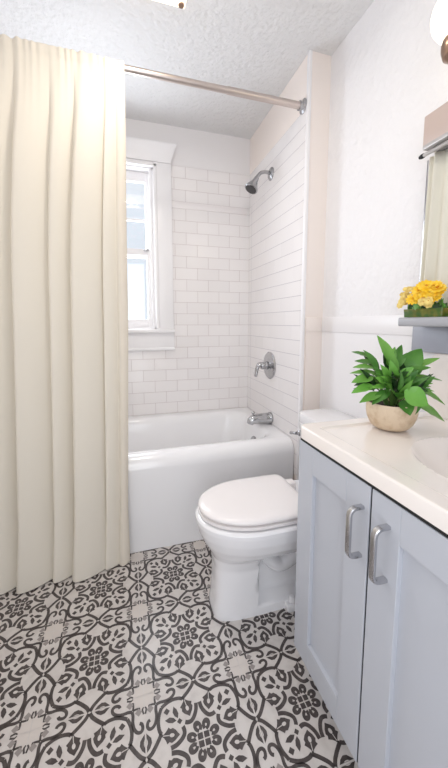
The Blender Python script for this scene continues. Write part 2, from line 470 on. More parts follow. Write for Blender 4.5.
lathe(bm, [(0, -.006), (.038, -.006), (.038, 0), (.034, .007), (0, .009)], (-.240, -.425, .378), (-1, 0, .15), 24)
o = link('overflow_plate', bm, M['dark_chrome'], tub); o['label'] = 'round chrome overflow plate'

# ------------------------------------------------------------------ shower fittings
sh = thing('shower', 'chrome shower head on a bent arm high on the tiled side wall', 'shower head', (XA, -.387, 2.062))
bm = NB(); lathe(bm, [(0, 0), (.038, 0), (.038, .004), (.030, .012), (.014, .016), (0, .016)], (XA, -.387, 2.062), (-1, 0, 0), 28); link('flange', bm, M['dark_chrome'], sh)
arm = smooth_path([(XA, -.387, 2.062), (XA - .04, -.392, 2.066), (XA - .075, -.40, 2.054), (XA - .098, -.405, 2.03), (XA - .110, -.408, 2.008)], 5)
bm = NB(); tube(bm, arm, .0105, 14); link('shower_arm', bm, M['dark_chrome'], sh)
hd = Vector((-.48, -.10, -.87)).normalized()
bm = NB(); lathe(bm, [(0, -.012), (.014, -.012), (.016, .004), (.019, .018), (.031, .046), (.040, .064), (.041, .072), (.037, .075), (0, .073)], (XA - .110, -.408, 2.010), hd, 28); link('spray_head', bm, M['dark_chrome'], sh)
bm = NB(); lathe(bm, [(0, .0755), (.034, .0755), (.032, .078), (0, .0785)], (XA - .110, -.408, 2.010), hd, 28); link('spray_face', bm, M['nozzle'], sh)

va = thing('shower_valve', 'round chrome shower valve with a lever, on the side wall above the spout', 'faucet', (XA, -.41, .876))
bm = NB(); lathe(bm, [(0, 0), (.088, 0), (.089, .004), (.082, .011), (.060, .014), (.045, .014), (.040, .017), (0, .017)], (XA, -.41, .876), (-1, 0, 0), 40); link('escutcheon', bm, M['chrome'], va)
bm = NB(); lathe(bm, [(0, .015), (.027, .015), (.027, .030), (.024, .034), (.024, .058), (.020, .064), (0, .065)], (XA, -.41, .876), (-1, 0, 0), 28); link('valve_hub', bm, M['dark_chrome'], va)
bm = NB(); tube(bm, smooth_path([(XA - .050, -.41, .880), (XA - .068, -.408, .884), (XA - .083, -.405, .872), (XA - .090, -.402, .845), (XA - .096, -.40, .805)], 5), [.020] * 5 + [.019] * 5 + [.016] * 5 + [.014] * 5 + [.012], 14, squash=.8); link('lever', bm, M['chrome'], va)

sp = thing('tub_spout', 'chrome tub spout projecting from the tiled side wall over the bathtub', 'faucet', (XA, -.44, .519))
bm = NB()
pts = [(XA, -.44, .535), (XA - .012, -.44, .535), (XA - .016, -.44, .535), (XA - .05, -.44, .535), (XA - .10, -.44, .535), (XA - .128, -.44, .532), (XA - .142, -.44, .522), (XA - .148, -.44, .506)]
tube(bm, pts, [.038, .038, .035, .034, .032, .030, .027, .021], 22); link('spout_body', bm, M['chrome'], sp, 40)
bm = NB(); lathe(bm, [(0, -.004), (.006, -.004), (.006, .014), (.010, .018), (.011, .026), (.007, .031), (0, .031)], (XA - .126, -.44, .556), (0, 0, 1), 16); link('diverter_knob', bm, M['chrome'], sp)

# ------------------------------------------------------------------ shower rod
rod = thing('shower_curtain_rod', 'brushed nickel shower curtain rod across the front of the bathtub', 'curtain rod', (-.9, -.76, 2.228))
RZ, RY = 2.2285, -.7605
def xcyl(bm, x0, x1, r, n=24): tube(bm, [(x0, RY, RZ), (x1, RY, RZ)], r, n)
bm = NB(); xcyl(bm, XL, -.52, .0145); link('inner_tube', bm, M['nickel'], rod)
bm = NB(); xcyl(bm, -.525, XA - .022, .0165); link('outer_tube', bm, M['nickel'], rod)
bm = NB(); lathe(bm, [(0, 0), (.034, 0), (.034, .004), (.026, .008), (.022, .010), (.022, .026), (0, .026)], (XA, RY, RZ), (-1, 0, 0), 28); link('flange', bm, M['dark_chrome'], rod)
bm = NB(); lathe(bm, [(0, 0), (.034, 0), (.034, .004), (.026, .008), (.022, .010), (.022, .026), (0, .026)], (XL, RY, RZ), (1, 0, 0), 28); link('flange', bm, M['dark_chrome'], rod)

# ------------------------------------------------------------------ shower curtain
def build_curtain():
    t = thing('shower_curtain', 'long cream shower curtain gathered on the rod and falling to the floor', 'curtain', (-1.3, -.80, 0))
    br_top = [-1.628, -1.555, -1.475, -1.395, -1.270, -1.180, -1.065, -1.022, -.984]
    br_mid = [-1.640, -1.600, -1.530, -1.447, -1.315, -1.232, -1.100, -1.045, -1.000]
    br_bot = [-1.655, -1.640, -1.590, -1.505, -1.375, -1.290, -1.140, -1.090, -1.048]
    br_bot = [-1.655, -1.625, -1.560, -1.490, -1.350, -1.270, -1.125, -1.075, -1.040]
    nf = len(br_top) - 1; per = 26
    ZT = 2.240
    rows = [0, .008, .016, .022, .030, .040, .055, .075, .10, .14, .19, .25, .33, .42, .52, .62, .74, .86, .98, 1.1, 1.22, 1.34, 1.46, 1.58, 1.70, 1.80, 1.90, 1.98, 2.05, 2.10, 2.15, 2.19, 2.22, 2.244]
    amp_f = [.7, .8, .9, 1.15, .8, 1.2, .55, .42]
    lean = [.30, .28, .30, .24, .34, .24, .32, .4]
    grid = []
    for d in rows:
        u = d / 2.25; z = ZT - d
        row = []
        for f in range(nf):
            for k in range(per + (1 if f == nf - 1 else 0)):
                q = k / per
                def bx(i):
                    if u < .45:
                        s = sstep(0, .45, u); return br_top[i] * (1 - s) + br_mid[i] * s
                    s = (u - .45) / .55; return br_mid[i] * (1 - s) + br_bot[i] * s
                x = bx(f) * (1 - q) + bx(f + 1) * q
                body = sstep(.0, .20, u)
                # one pleat: rounded front, narrow crease, leaning to one side
                c = lean[f]
                w = q / c * .5 if q < c else .5 + (q - c) / (1 - c) * .5
                bulge = math.sin(PI * w) ** .72 if 0 < w < 1 else 0
                A = (.036 + .024 * u) * amp_f[f] * (.10 + .90 * body)
                g = math.exp(-d / .10)
                n1 = math.sin(x * 210 + 1.7 * math.sin(x * 47)) + .6 * math.sin(x * 135 + 2)
                gather = .0034 * n1 * g
                sec = .0016 * math.sin(x * 40 + 3 * u + f) * body
                cy = -.784 - .004 * sstep(.02, .3, u) - .016 * u
                pinch = -.004 * math.exp(-((d - .045) / .012) ** 2)
                y = cy - A * bulge + gather + sec - pinch
                zz = z
                if d < .005: zz += .0012 * math.sin(x * 190) + .001 * math.sin(x * 77)
                if d > 2.0:
                    zz += .010 * (1 - bulge) * sstep(2.0, 2.244, d)
                    y -= .008 * bulge * sstep(2.0, 2.244, d)
                    x += .012 * (1 - 2 * q) * -1 * sstep(1.9, 2.244, d) * (1 if 0 < q < 1 else 0)
                x -= (.010 + .012 * u) * bulge * body * (1 if 1 < f < 7 else 0)
                row.append(Vector((x, min(y, -.7785), max(zz, .005))))
        grid.append(row)
    nc = len(grid[0]); cut = nc - 19
    def sheet(c0, c1, off):
        bm = NB(); V = [[bm.verts.new(r[c] + Vector((0, off, 0))) for c in range(c0, c1)] for r in grid]
        for A, B in zip(V, V[1:]):
            for a in range(len(A) - 1): bm.faces.new((A[a], A[a + 1], B[a + 1], B[a]))
        return bm
    def solid(o, th):
        m = o.modifiers.new('thickness', 'SOLIDIFY'); m.thickness = th; m.offset = 0
        s = o.modifiers.new('soften', 'SUBSURF'); s.levels = 1; s.render_levels = 1
    o = link('curtain_panel', sheet(0, cut + 1, 0), M['curtain'], t, 180); solid(o, .0012)
    o = link('side_hem', sheet(cut, nc, -.0012), M['hem'], t, 180); solid(o, .0030)
    return t
build_curtain()

# ------------------------------------------------------------------ toilet (faces -x)
TY = -1.180
TB = -1.170                                            # centre line of the foot
def egg(xf, xb, hw, z, n=140, pf=2.0, pb=2.0, wx=None, cy=TY):
    """closed loop: front at xf (small x), back at xb; wx = x of the widest point"""
    wx = wx if wx is not None else xf + (xb - xf) * .45
    pts = []
    for k in range(n):
        a = 2 * PI * k / n; c, s = math.cos(a), math.sin(a)
        if c < 0: p = pf; ex = wx - xf
        else: p = pb; ex = xb - wx
        pts.append((wx + ex * math.copysign(abs(c) ** (2 / p), c), cy + hw * math.copysign(abs(s) ** (2 / p), s), z))
    return pts
def build_toilet():
    t = thing('toilet', 'white two-piece toilet with closed lid between bathtub and vanity', 'toilet', (-.45, TY, 0))
    # bowl and pedestal in one porcelain casting
    bm = NB()
    L = [egg(-.716, -.16, .090, 0, pf=4.5, pb=6, cy=TB), egg(-.716, -.16, .090, .012, pf=4.5, pb=6, cy=TB), egg(-.711, -.16, .087, .05, pf=4.5, pb=6, cy=TB),
         egg(-.706, -.16, .086, .13, pf=4.2, pb=6, cy=TB), egg(-.706, -.16, .090, .20, pf=3.8, pb=5, cy=TB), egg(-.712, -.16, .104, .245, pf=3.2, pb=4.5, wx=-.50, cy=TB),
         egg(-.728, -.16, .130, .280, pf=2.6, pb=4, wx=-.50), egg(-.750, -.15, .156, .315, pf=2.25, pb=3.6, wx=-.51), egg(-.768, -.15, .170, .355, pf=2.1, pb=3.2, wx=-.53),
         egg(-.776, -.15, .176, .390, pf=2.1, pb=3, wx=-.54), egg(-.776, -.15, .177, .405, pf=2.1, pb=3, wx=-.54), egg(-.768, -.15, .170, .413, pf=2.1, pb=3, wx=-.54),
         egg(-.70, -.20, .12, .413, pf=2.1, pb=3, wx=-.52)]
    # side recess behind the front pillar, where the trapway shows
    # denser rings so the recess keeps its edge
    LL = []
    for A, B in zip(L, L[1:]):
        for s in range(6): LL.append([tuple(a + (b - a) * s / 6 for a, b in zip(p, q)) for p, q in zip(A, B)])
    LL.append(L[-1])
    for i, Lp in enumerate(LL):
        out = []
        for (x, y, z) in Lp:
            k = sstep(-.545, -.525, x) * (1 - sstep(-.20, -.17, x)) * sstep(.034, .046, z) * (1 - sstep(.215, .27, z))
            dy = y - TY
            lim = .012
            if abs(dy) > lim: dy = math.copysign(abs(dy) * (1 - k) + lim * k, dy)
            out.append((x, TY + dy, z))
        LL[i] = out
    loft(bm, LL); o = link('bowl', bm, M['porcelain'], t, 50)
    for sg in (-1, 1):
        bm = NB()
        tube(bm, smooth_path([(-.535, TY + sg * .020, .27), (-.49, TY + sg * .020, .20), (-.43, TY + sg * .020, .15), (-.36, TY + sg * .020, .175), (-.31, TY + sg * .020, .22), (-.26, TY + sg * .020, .19), (-.235, TY + sg * .020, .10), (-.23, TY + sg * .020, .02)], 6), .028, 16)
        link('trapway', bm, M['porcelain'], t, 60)
        bm = NB(); lathe(bm, [(.016, 0), (.016, .012), (.011, .024), (0, .027)], (-.40, TY + sg * .084, .028), (0, 0, 1), 18)
        box(bm, -.43, -.37, TY + sg * .060, TY + sg * .108, .0, .030, .006)
        link('bolt_cap', bm, M['porcelain'], t, 40)
    # seat ring
    def plate(loops): 
        bm = NB(); loft(bm, loops); return bm
    def D(off, z): return egg(-.765 + off, -.348 - off * .5, .163 - off, z, pf=2.1, pb=11, wx=-.540)
    link('seat', plate([D(.030, .4125), D(.028, .4185), D(.001, .4190), D(0, .421), D(0, .430), D(.004, .431), D(.030, .4315)]), M['seat'], t, 50)
    link('lid', plate([D(.032, .431), D(.030, .4375), D(.002, .4380), D(.000, .442), D(.001, .448), D(.006, .453), D(.018, .457), D(.05, .4605), D(.10, .462)]), M['seat'], t, 50)
    for sg in (-1, 1):
        bm = NB(); box(bm, -.356, -.310, TY + sg * .085 - .022, TY + sg * .085 + .022, .412, .450, .008, 3); link('hinge', bm, M['seat'], t)
    # tank, its lid and lever
    bm = NB()
    def tk(x0, x1, hw, z, r): return rrect(x0, x1, TY - hw, TY + hw, r, z, 8)
    loft(bm, [tk(-.19, -.03, .20, .40, .03), tk(-.20, -.02, .225, .42, .03), tk(-.209, -.02, .235, .52, .03), tk(-.212, -.02, .240, .672, .03)])
    link('tank', bm, M['porcelain'], t, 40)
    bm = NB()
    loft(bm, [tk(-.216, -.012, .246, .672, .035), tk(-.222, -.008, .254, .679, .06), tk(-.222, -.008, .254, .708, .06), tk(-.217, -.010, .250, .717, .058), tk(-.20, -.02, .235, .721, .05)])
    link('tank_lid', bm, M['porcelain'], t, 40)
    bm = NB(); lathe(bm, [(0, 0), (.015, 0), (.015, .008), (.009, .012), (.009, .020), (0, .020)], (-.211, -.965, .615), (-1, 0, 0), 18)
    tube(bm, [(-.236, -.965, .615), (-.240, -.945, .612), (-.240, -.925, .606)], [.007, .0075, .009], 12)
    lv = link('flush_lever', bm, M['chrome'], t, 50); lv['label'] = 'chrome flush lever'
    return t
build_toilet()

# ------------------------------------------------------------------ vanity cabinet
VY0, VY1 = -1.483, -2.105                              # far end, near end
VF = -.514                                             # door faces
def build_vanity():
    t = thing('vanity_cabinet', 'pale blue grey vanity cabinet with two shaker doors', 'cabinet', (-.26, -1.80, 0))
    bm = NB()
    box(bm, VF + .022, -.006, VY0 - .018, VY0, .0976, .8085); link('side_panel', bm, M['cabinet'], t, 0)
    bm = NB(); box(bm, VF + .022, -.006, VY1, VY1 + .018, .0976, .8085); link('side_panel', bm, M['cabinet'], t, 0)
    bm = NB(); box(bm, VF + .022, -.006, VY1 + .018, VY0 - .018, .0976, .116); link('bottom_panel', bm, M['cabinet'], t, 0)
    bm = NB(); box(bm, -.016, -.006, VY1 + .018, VY0 - .018, .116, .70); link('back_panel', bm, M['cabinet'], t, 0)
    bm = NB(); box(bm, VF + .075, VF + .09, VY1, VY0, 0, .0976); link('toe_kick', bm, M['cabinet'], t, 0)
    bm = NB(); box(bm, VF + .0185, VF + .0225, VY1 + .003, VY0 - .003, .100, .8075); box(bm, VF + .002, VF + .020, VY1 + .003, VY0 - .003, .7975, .8085); box(bm, VF + .003, VF + .020, -1.7930, -1.7880, .100, .8); link('gap_shade', bm, M['black'], t, 0)  # black sheet and strips that paint the shade in the door and counter gaps
    mid = -1.7905
    for y0, y1, hy in ((mid + .003, VY0, mid + .024), (VY1, mid - .003, mid - .052)):
        a, b = (y0, y1)
        z0, z1, st, tr = .0976, .797, .078, .078
        bm = NB()
        x0, x1 = VF, VF + .018
        box(bm, x0, x1, a, a + st, z0, z1, .0012, 1); box(bm, x0, x1, b - st, b, z0, z1, .0012, 1)
        box(bm, x0, x1, a + st, b - st, z1 - tr, z1, .0008, 1); box(bm, x0, x1, a + st, b - st, z0, z0 + tr, .0008, 1)
        box(bm, x0 + .011, x1, a + st - .002, b - st + .002, z0 + tr - .002, z1 - tr + .002)
        d = link('door', bm, M['cabinet'], t, 0)
        bm = NB()
        zc, hh, pr = .683, .058, .034
        pth = [(VF, hy, zc + hh)] + [(VF - pr + .016 * (1 - math.sin(k * PI / 8)), hy, zc + hh - .016 * (1 - math.cos(k * PI / 8))) for k in range(5)] + \
              [(VF - pr + .016 * (1 - math.cos(k * PI / 8)), hy, zc - hh + .016 * (1 - math.sin(k * PI / 8))) for k in range(5)] + [(VF, hy, zc - hh)]
        # flat bar handle: rectangular section swept along the path
        rings = []
        for i, p in enumerate(pth):
            p = Vector(p); dd = (Vector(pth[min(i + 1, len(pth) - 1)]) - Vector(pth[max(i - 1, 0)])).normalized(); nn = Vector((0, 1, 0)).cross(dd)
            w, h = .0070, .0045
            rings.append([p + Vector((0, sx * w * cx, 0)) + nn * (sy * h * cz) for sx, sy, cx, cz in ((-1, -1, .7, 1), (1, -1, .7, 1), (1, -1, 1, .6), (1, 1, 1, .6), (1, 1, .7, 1), (-1, 1, .7, 1), (-1, 1, 1, .6), (-1, -1, 1, .6))])
        loft(bm, rings)
        h = link('handle', bm, M['handle'], d, 40, )
        h['label'] = 'brushed steel bar handle'
    return t
build_vanity()

def build_top():
    t = thing('sink', 'cream white vanity top with an integral oval sink', 'sink', (-.26, -1.80, .806))
    X0, X1, Y0, Y1 = -.519, -.004, -2.125, -1.478
    ZT = .845; cx, cy, ax, ay = -.228, -1.862, .170, .182
    nx, ny = 120, 140
    rc = .028
    def inside(x, y):                                   # pull the far front corner round
        return x, y
    def height(x, y):
        e = min(x - X0, Y1 - y, y - Y0)
        z = ZT - .0065 * sstep(.045, .053, e)            # raised lip round the deck
        if e < .005: z -= .005 - math.sqrt(max(0, .005 ** 2 - (.005 - e) ** 2))
        r = math.hypot((x - cx) / ax, (y - cy) / ay)
        if r < 1.06:
            z += .0016 * math.exp(-((r - 1.0) / .025) ** 2)
            if r < 1: z -= .105 * (1 - r ** 2.2) ** 1.15 
        return z
    xs = [X0, X0 + .0012, X0 + .003] + [X0 + .005 + (X1 - X0 - .005) * i / nx for i in range(nx + 1)]
    ys = [Y0, Y0 + .0012, Y0 + .003] + [Y0 + .005 + (Y1 - Y0 - .010) * i / ny for i in range(ny + 1)] + [Y1 - .003, Y1 - .0012, Y1]
    bm = NB()
    def rnd(x, y):
        dx, dy = rc - (x - X0), rc - (Y1 - y)
        if dx > 0 and dy > 0:
            m = max(dx, dy); l = math.hypot(dx, dy); s = m / l
            return X0 + rc - dx * s, Y1 - rc + dy * s
        return x, y
    V = [[None] * len(ys) for _ in xs]
    for i, x in enumerate(xs):
        for j, y in enumerate(ys):
            z = height(x, y); px, py = rnd(x, y); V[i][j] = bm.verts.new((px, py, z))
    for i in range(len(xs) - 1):
        for j in range(len(ys) - 1): bm.faces.new((V[i][j], V[i + 1][j], V[i + 1][j + 1], V[i][j + 1]))
    rim = [V[i][0] for i in range(len(xs))] + [V[-1][j] for j in range(1, len(ys))] + [V[i][-1] for i in range(len(xs) - 2, -1, -1)] + [V[0][j] for j in range(len(ys) - 2, 0, -1)]
    low = [bm.verts.new((v.co.x, v.co.y, .809)) for v in rim]
    n = len(rim)
    for k in range(n): bm.faces.new((rim[k], rim[(k + 1) % n], low[(k + 1) % n], low[k]))
    link('counter_slab', bm, M['counter'], t, 40)
    bm = NB(); prism(bm, [(Y0, ZT - .006), (Y0, 1.05), (Y1 - .03, 1.05), (Y1 - .009, 1.041), (Y1, 1.02), (Y1, ZT - .006)], -.0155, -.0045, plane='yz'); link('backsplash', bm, M['counter'], t, 30)
    bm = NB(); lathe(bm, [(0, .004), (.018, .004), (.021, .002), (.022, 0), (.022, -.004)], (cx, cy, ZT - .1075), (0, 0, 1), 24); link('drain', bm, M['chrome'], t)
    return t
build_top()

fa = thing('sink_faucet', 'chrome single lever faucet at the back of the oval sink', 'faucet', (-.045, -1.862, .842))
bm = NB(); lathe(bm, [(.027, 0), (.027, .006), (.020, .012), (.019, .10), (.021, .112), (.016, .124), (0, .127)], (-.045, -1.862, .842), (0, 0, 1), 24); link('faucet_body', bm, M['chrome'], fa)
bm = NB(); tube(bm, smooth_path([(-.050, -1.862, .905), (-.09, -1.862, .925), (-.13, -1.862, .922), (-.155, -1.862, .905)], 5), .012, 14); link('spout', bm, M['chrome'], fa)
bm = NB(); tube(bm, [(-.045, -1.862, .966), (-.04, -1.862, .985), (-.075, -1.862, 1.005)], [.006, .006, .008], 12); link('lever', bm, M['chrome'], fa)

# ------------------------------------------------------------------ shelf cabinet on the right wall
wc = thing('wall_cabinet', 'grey wall shelf unit with a taupe fascia, above the sink', 'shelf', (0, -1.79, 1.05))
CY0, CY1 = -1.445, -2.135
bm = NB(); box(bm, -.132, -.0005, CY1, CY0, 1.140, 1.169, .005, 3); link('shelf_board', bm, M['shelf'], wc)
bm = NB(); box(bm, -.030, -.0005, CY1 + .03, -1.410, 1.052, 1.1395, .003); link('lower_rail', bm, M['shelf_panel'], wc)
bm = NB(); box(bm, -.012, -.0005, CY1 + .02, -1.428, 1.1695, 1.69); link('back_panel', bm, M['shelf'], wc)
bm = NB(); box(bm, -.034, -.012, -1.4405, -1.4285, 1.1695, 1.688, .002); link('side_panel', bm, M['dark_chrome'], wc)
bm = NB(); box(bm, -.034, -.012, CY1 + .02, CY1 + .032, 1.1695, 1.688, .002); link('side_panel', bm, M['dark_chrome'], wc)
bm = NB(); box(bm, -.100, -.0005, CY1, -1.470, 1.700, 1.788, .002); link('fascia', bm, M['fascia'], wc)
bm = NB(); box(bm, -.104, -.0005, CY1, -1.474, 1.688, 1.700, .001); link('fascia_edge', bm, M['edge'], wc)
cr = thing('curtain_rail', 'thin metal rail with a dark end cap under the taupe fascia', 'curtain rod', (-.1, -1.79, 1.68))
bm = NB(); tube(bm, [(-.086, -1.463, 1.680), (-.086, -2.12, 1.680)], .0058, 14); link('rail_tube', bm, M['edge'], cr)
bm = NB(); tube(bm, [(-.086, -1.448, 1.680), (-.086, -1.456, 1.680), (-.086, -1.464, 1.680)], [.005, .0072, .0072], 14); link('end_cap', bm, M['black'], cr)
bm = NB(); box(bm, -.088, -.072, -1.50, -1.494, 1.6765, 1.6875); link('bracket', bm, M['edge'], cr)

cu = thing('cabinet_curtain', 'short ivory pleated curtain hanging above the grey shelf', 'curtain', (-.09, -1.79, 1.17))
bm = NB(); prev = None
for j in range(13):
    u = j / 12; z = 1.6845 - u * (1.6845 - 1.172); row = []
    for k in range(261):
        y = -1.455 + .006 * u - (k / 260) * .62
        w = (k / 260) * 28 * PI
        a = .0075 + .005 * u
        x = -.052 + a * math.sin(w + .9 * math.sin(w * .31)) * (.6 + .4 * math.sin(w * .17 + 1)) - .002 * u
        row.append(bm.verts.new((min(x, -.0355), y, z)))
    if prev:
        for k in range(260): bm.faces.new((prev[k], prev[k + 1], row[k + 1], row[k]))
    prev = row
o = link('pleated_cloth', bm, M['small_curtain'], cu, 180)
sm = o.modifiers.new('thickness', 'SOLIDIFY'); sm.thickness = .001; sm.offset = 0

# ------------------------------------------------------------------ leaves
def leaf_bm(L, w, bend=.25, fold=.18, tip=1.0, twist=0):
    """leaf from the origin along +x, upper face +z"""
    bm = NB(); n = 10; rows = []
    for i in range(n + 1):
        u = i / n
        hw = w * (math.sin(PI * u ** .85) ** .8) * (1 - .25 * u) if 0 < u < 1 else 0
        hw = max(hw, .0006)
        x = L * u; z = -bend * L * u * u
        rows.append([bm.verts.new((x, s * hw, z + fold * abs(s) * hw + .05 * hw * math.sin(u * 22) * abs(s))) for s in (-1, -.5, 0, .5, 1)])
    for A, B in zip(rows, rows[1:]):
        for k in range(4): bm.faces.new((A[k], A[k + 1], B[k + 1], B[k]))
    return bm

def leaf_obj(name, parent, base, tip, w, up, m, bend=.2, fold=.18):
    base, tip = Vector(base), Vector(tip)
    d = tip - base; L = d.length
    bm = leaf_bm(L, w, bend, fold)
    x = d.normalized(); upv = Vector(up); y = upv.cross(x)
    if y.length < 1e-3: y = Vector((0, 1, 0)).cross(x)
    y.normalize(); z = x.cross(y)
    # tip keeps its place although the blade is arched
    Mx = Matrix((x, y, z)).transposed().to_4x4()
    rot = Matrix.Rotation(-math.atan(bend) * .9, 4, 'Y')
    bm.transform(Matrix.Translation(base) @ Mx @ rot)
    o = link(name, bm, m, parent, 180)
    return o

# ------------------------------------------------------------------ potted plant on the counter
PB = Vector((-.2660, -1.578, .8430))
RT = Vector((.958, -.285, 0)); BK = Vector((.285, .958, 0)); UPV = Vector((0, 0, 1))
def build_plant():
    t = thing('potted_plant', 'leafy green houseplant in a round beige stoneware bowl on the vanity top', 'plant', PB)
    bm = NB()
    lathe(bm, [(0, 0), (.042, 0), (.048, .003), (.058, .014), (.066, .032), (.0695, .050), (.0695, .066), (.068, .076), (.0665, .0775), (.0645, .076), (.0645, .060), (.06, .052), (0, .052)], PB, (0, 0, 1), 40)
    link('bowl_pot', bm, M['pot'], t, 50)
    bm = NB(); lathe(bm, [(0, .066), (.03, .068), (.0643, .064)], PB, (0, 0, 1), 28); link('soil', bm, M['soil'], t, 60)
    C = PB + Vector((0, 0, .066))
    px = .00287
    def W(u, v, dep): return PB + RT * ((u - 390.5) * px) + BK * dep + UPV * ((428.5 - v) * px)
    # (tip u, v, depth, base u, v, depth, half width, tone, face) : sizes of the leaves in the order they were seen
    big = [
        (377, 334, .03, 392, 364, .01, .013, 1, 'c'), (381, 345, .02, 397, 372, .01, .012, 1, 'c'), (405, 344, .04, 393, 362, .02, .011, 0, 'c'),
        (396, 346, .03, 388, 366, .02, .010, 1, 'c'), (409, 352, .03, 396, 368, .02, .008, 0, 'u'), (424, 348, .03, 407, 368, .02, .020, 0, 'c'),
        (441, 357, .02, 414, 368, .02, .010, 1, 'u'), (428, 366, .00, 403, 371, .01, .012, 0, 'u'), (443, 380, .01, 412, 376, .01, .008, 1, 'u'),
        (436, 390, .03, 408, 380, .02, .006, 3, 'u'), (441, 403, -.02, 415, 387, -.01, .009, 1, 'u'), (429, 405, .00, 412, 388, .00, .008, 0, 'u'),
        (437, 418, -.04, 405, 398, -.03, .014, 1, 'u'), (351, 351, .03, 367, 356, .02, .009, 0, 'u'), (362, 349, .02, 376, 368, .01, .010, 0, 'c'),
        (349, 366, .00, 372, 367, .01, .010, 1, 'u'), (347, 381, -.01, 370, 376, .00, .013, 1, 'u'), (346, 391, -.02, 369, 384, -.01, .011, 2, 'u'),
        (349, 373, .02, 374, 372, .01, .009, 1, 'u'), (353, 400, -.03, 376, 391, -.02, .011, 1, 'u'), (364, 401, -.04, 384, 388, -.02, .012, 0, 'u'),
        (356, 361, .04, 372, 363, .02, .009, 0, 'u'), (409, 398, -.085, 390, 385, -.065, .021, 2, 'f'), (394, 408, -.080, 392, 396, -.05, .016, 0, 'f'),
        (403, 409, -.06, 404, 396, -.03, .016, 0, 'f'), (372, 362, -.03, 384, 380, -.01, .011, 2, 'c'), (383, 358, -.02, 391, 380, -.01, .010, 2, 'c'),
        (366, 374, -.04, 386, 384, -.02, .012, 2, 'c'), (376, 380, -.05, 392, 391, -.02, .012, 1, 'c'), (418, 378, -.02, 398, 386, .00, .010, 0, 'c'),
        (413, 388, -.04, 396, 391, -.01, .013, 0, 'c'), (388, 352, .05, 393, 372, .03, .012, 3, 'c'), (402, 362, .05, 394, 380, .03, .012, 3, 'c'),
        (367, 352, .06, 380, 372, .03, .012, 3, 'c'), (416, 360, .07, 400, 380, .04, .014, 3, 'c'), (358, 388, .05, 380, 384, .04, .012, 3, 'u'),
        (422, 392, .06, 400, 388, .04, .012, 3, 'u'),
    ]
    rnd = random.Random(11)
    for (u, v, d, bu, bv, bd, w, tone, face) in big:
        tip, base = W(u, v, d), W(bu, bv, bd)
        if face == 'f': up = Vector((-.25, -.9, .25))
        elif face == 'c': up = Vector((-.2, -.8, .5)) + RT * rnd.uniform(-.4, .4)
        else: up = Vector((-.12, -.45, .85)) + RT * rnd.uniform(-.3, .3)
        leaf_obj('leaf', t, base, tip, w * 1.5, up, LEAF[tone], bend=.16, fold=.22)
        bm = NB()
        st = C + (base - C) * .12; st.z = C.z - .004
        st = C + RT * (base - C).dot(RT) * .25 + BK * (base - C).dot(BK) * .25 + UPV * -.004
        mid = (st + base) / 2 + UPV * .012
        tube(bm, smooth_path([st, mid, base], 4), .0012, 6); link('stem', bm, M['stem'], t, 60)
    for k in range(30):                                  # crown of middling leaves
        a = rnd.uniform(-.25, PI + .25); e = rnd.uniform(-1, .7)
        dv = RT * (math.cos(a) * math.cos(e)) + UPV * (math.sin(a) * math.cos(e) * .85 - .05) + BK * (math.sin(e) * .8)
        c0 = C + UPV * .055
        tip = c0 + Vector((dv.x * .115, dv.y * .10, dv.z * .088)); base = c0 + dv * .045
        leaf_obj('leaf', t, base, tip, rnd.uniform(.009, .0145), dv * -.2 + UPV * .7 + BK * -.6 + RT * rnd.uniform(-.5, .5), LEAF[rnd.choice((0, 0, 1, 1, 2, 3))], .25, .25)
        bm = NB(); tube(bm, smooth_path([C + (base - C) * .1 - UPV * .004, (C + base) / 2 + UPV * .008, base], 3), .0011, 6); link('stem', bm, M['stem'], t, 60)
    # fine inner sprigs
    for k in range(34):
        a = rnd.uniform(-PI, PI); r = rnd.uniform(.01, .055)
        base = C + RT * (math.cos(a) * r) + BK * (math.sin(a) * r) + UPV * rnd.uniform(.02, .06)
        tip = base + RT * (math.cos(a) * rnd.uniform(.03, .07)) + BK * (math.sin(a) * rnd.uniform(.01, .06)) + UPV * rnd.uniform(.015, .07)
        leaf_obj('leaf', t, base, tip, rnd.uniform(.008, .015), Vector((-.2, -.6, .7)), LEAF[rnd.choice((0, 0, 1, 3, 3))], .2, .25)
build_plant()

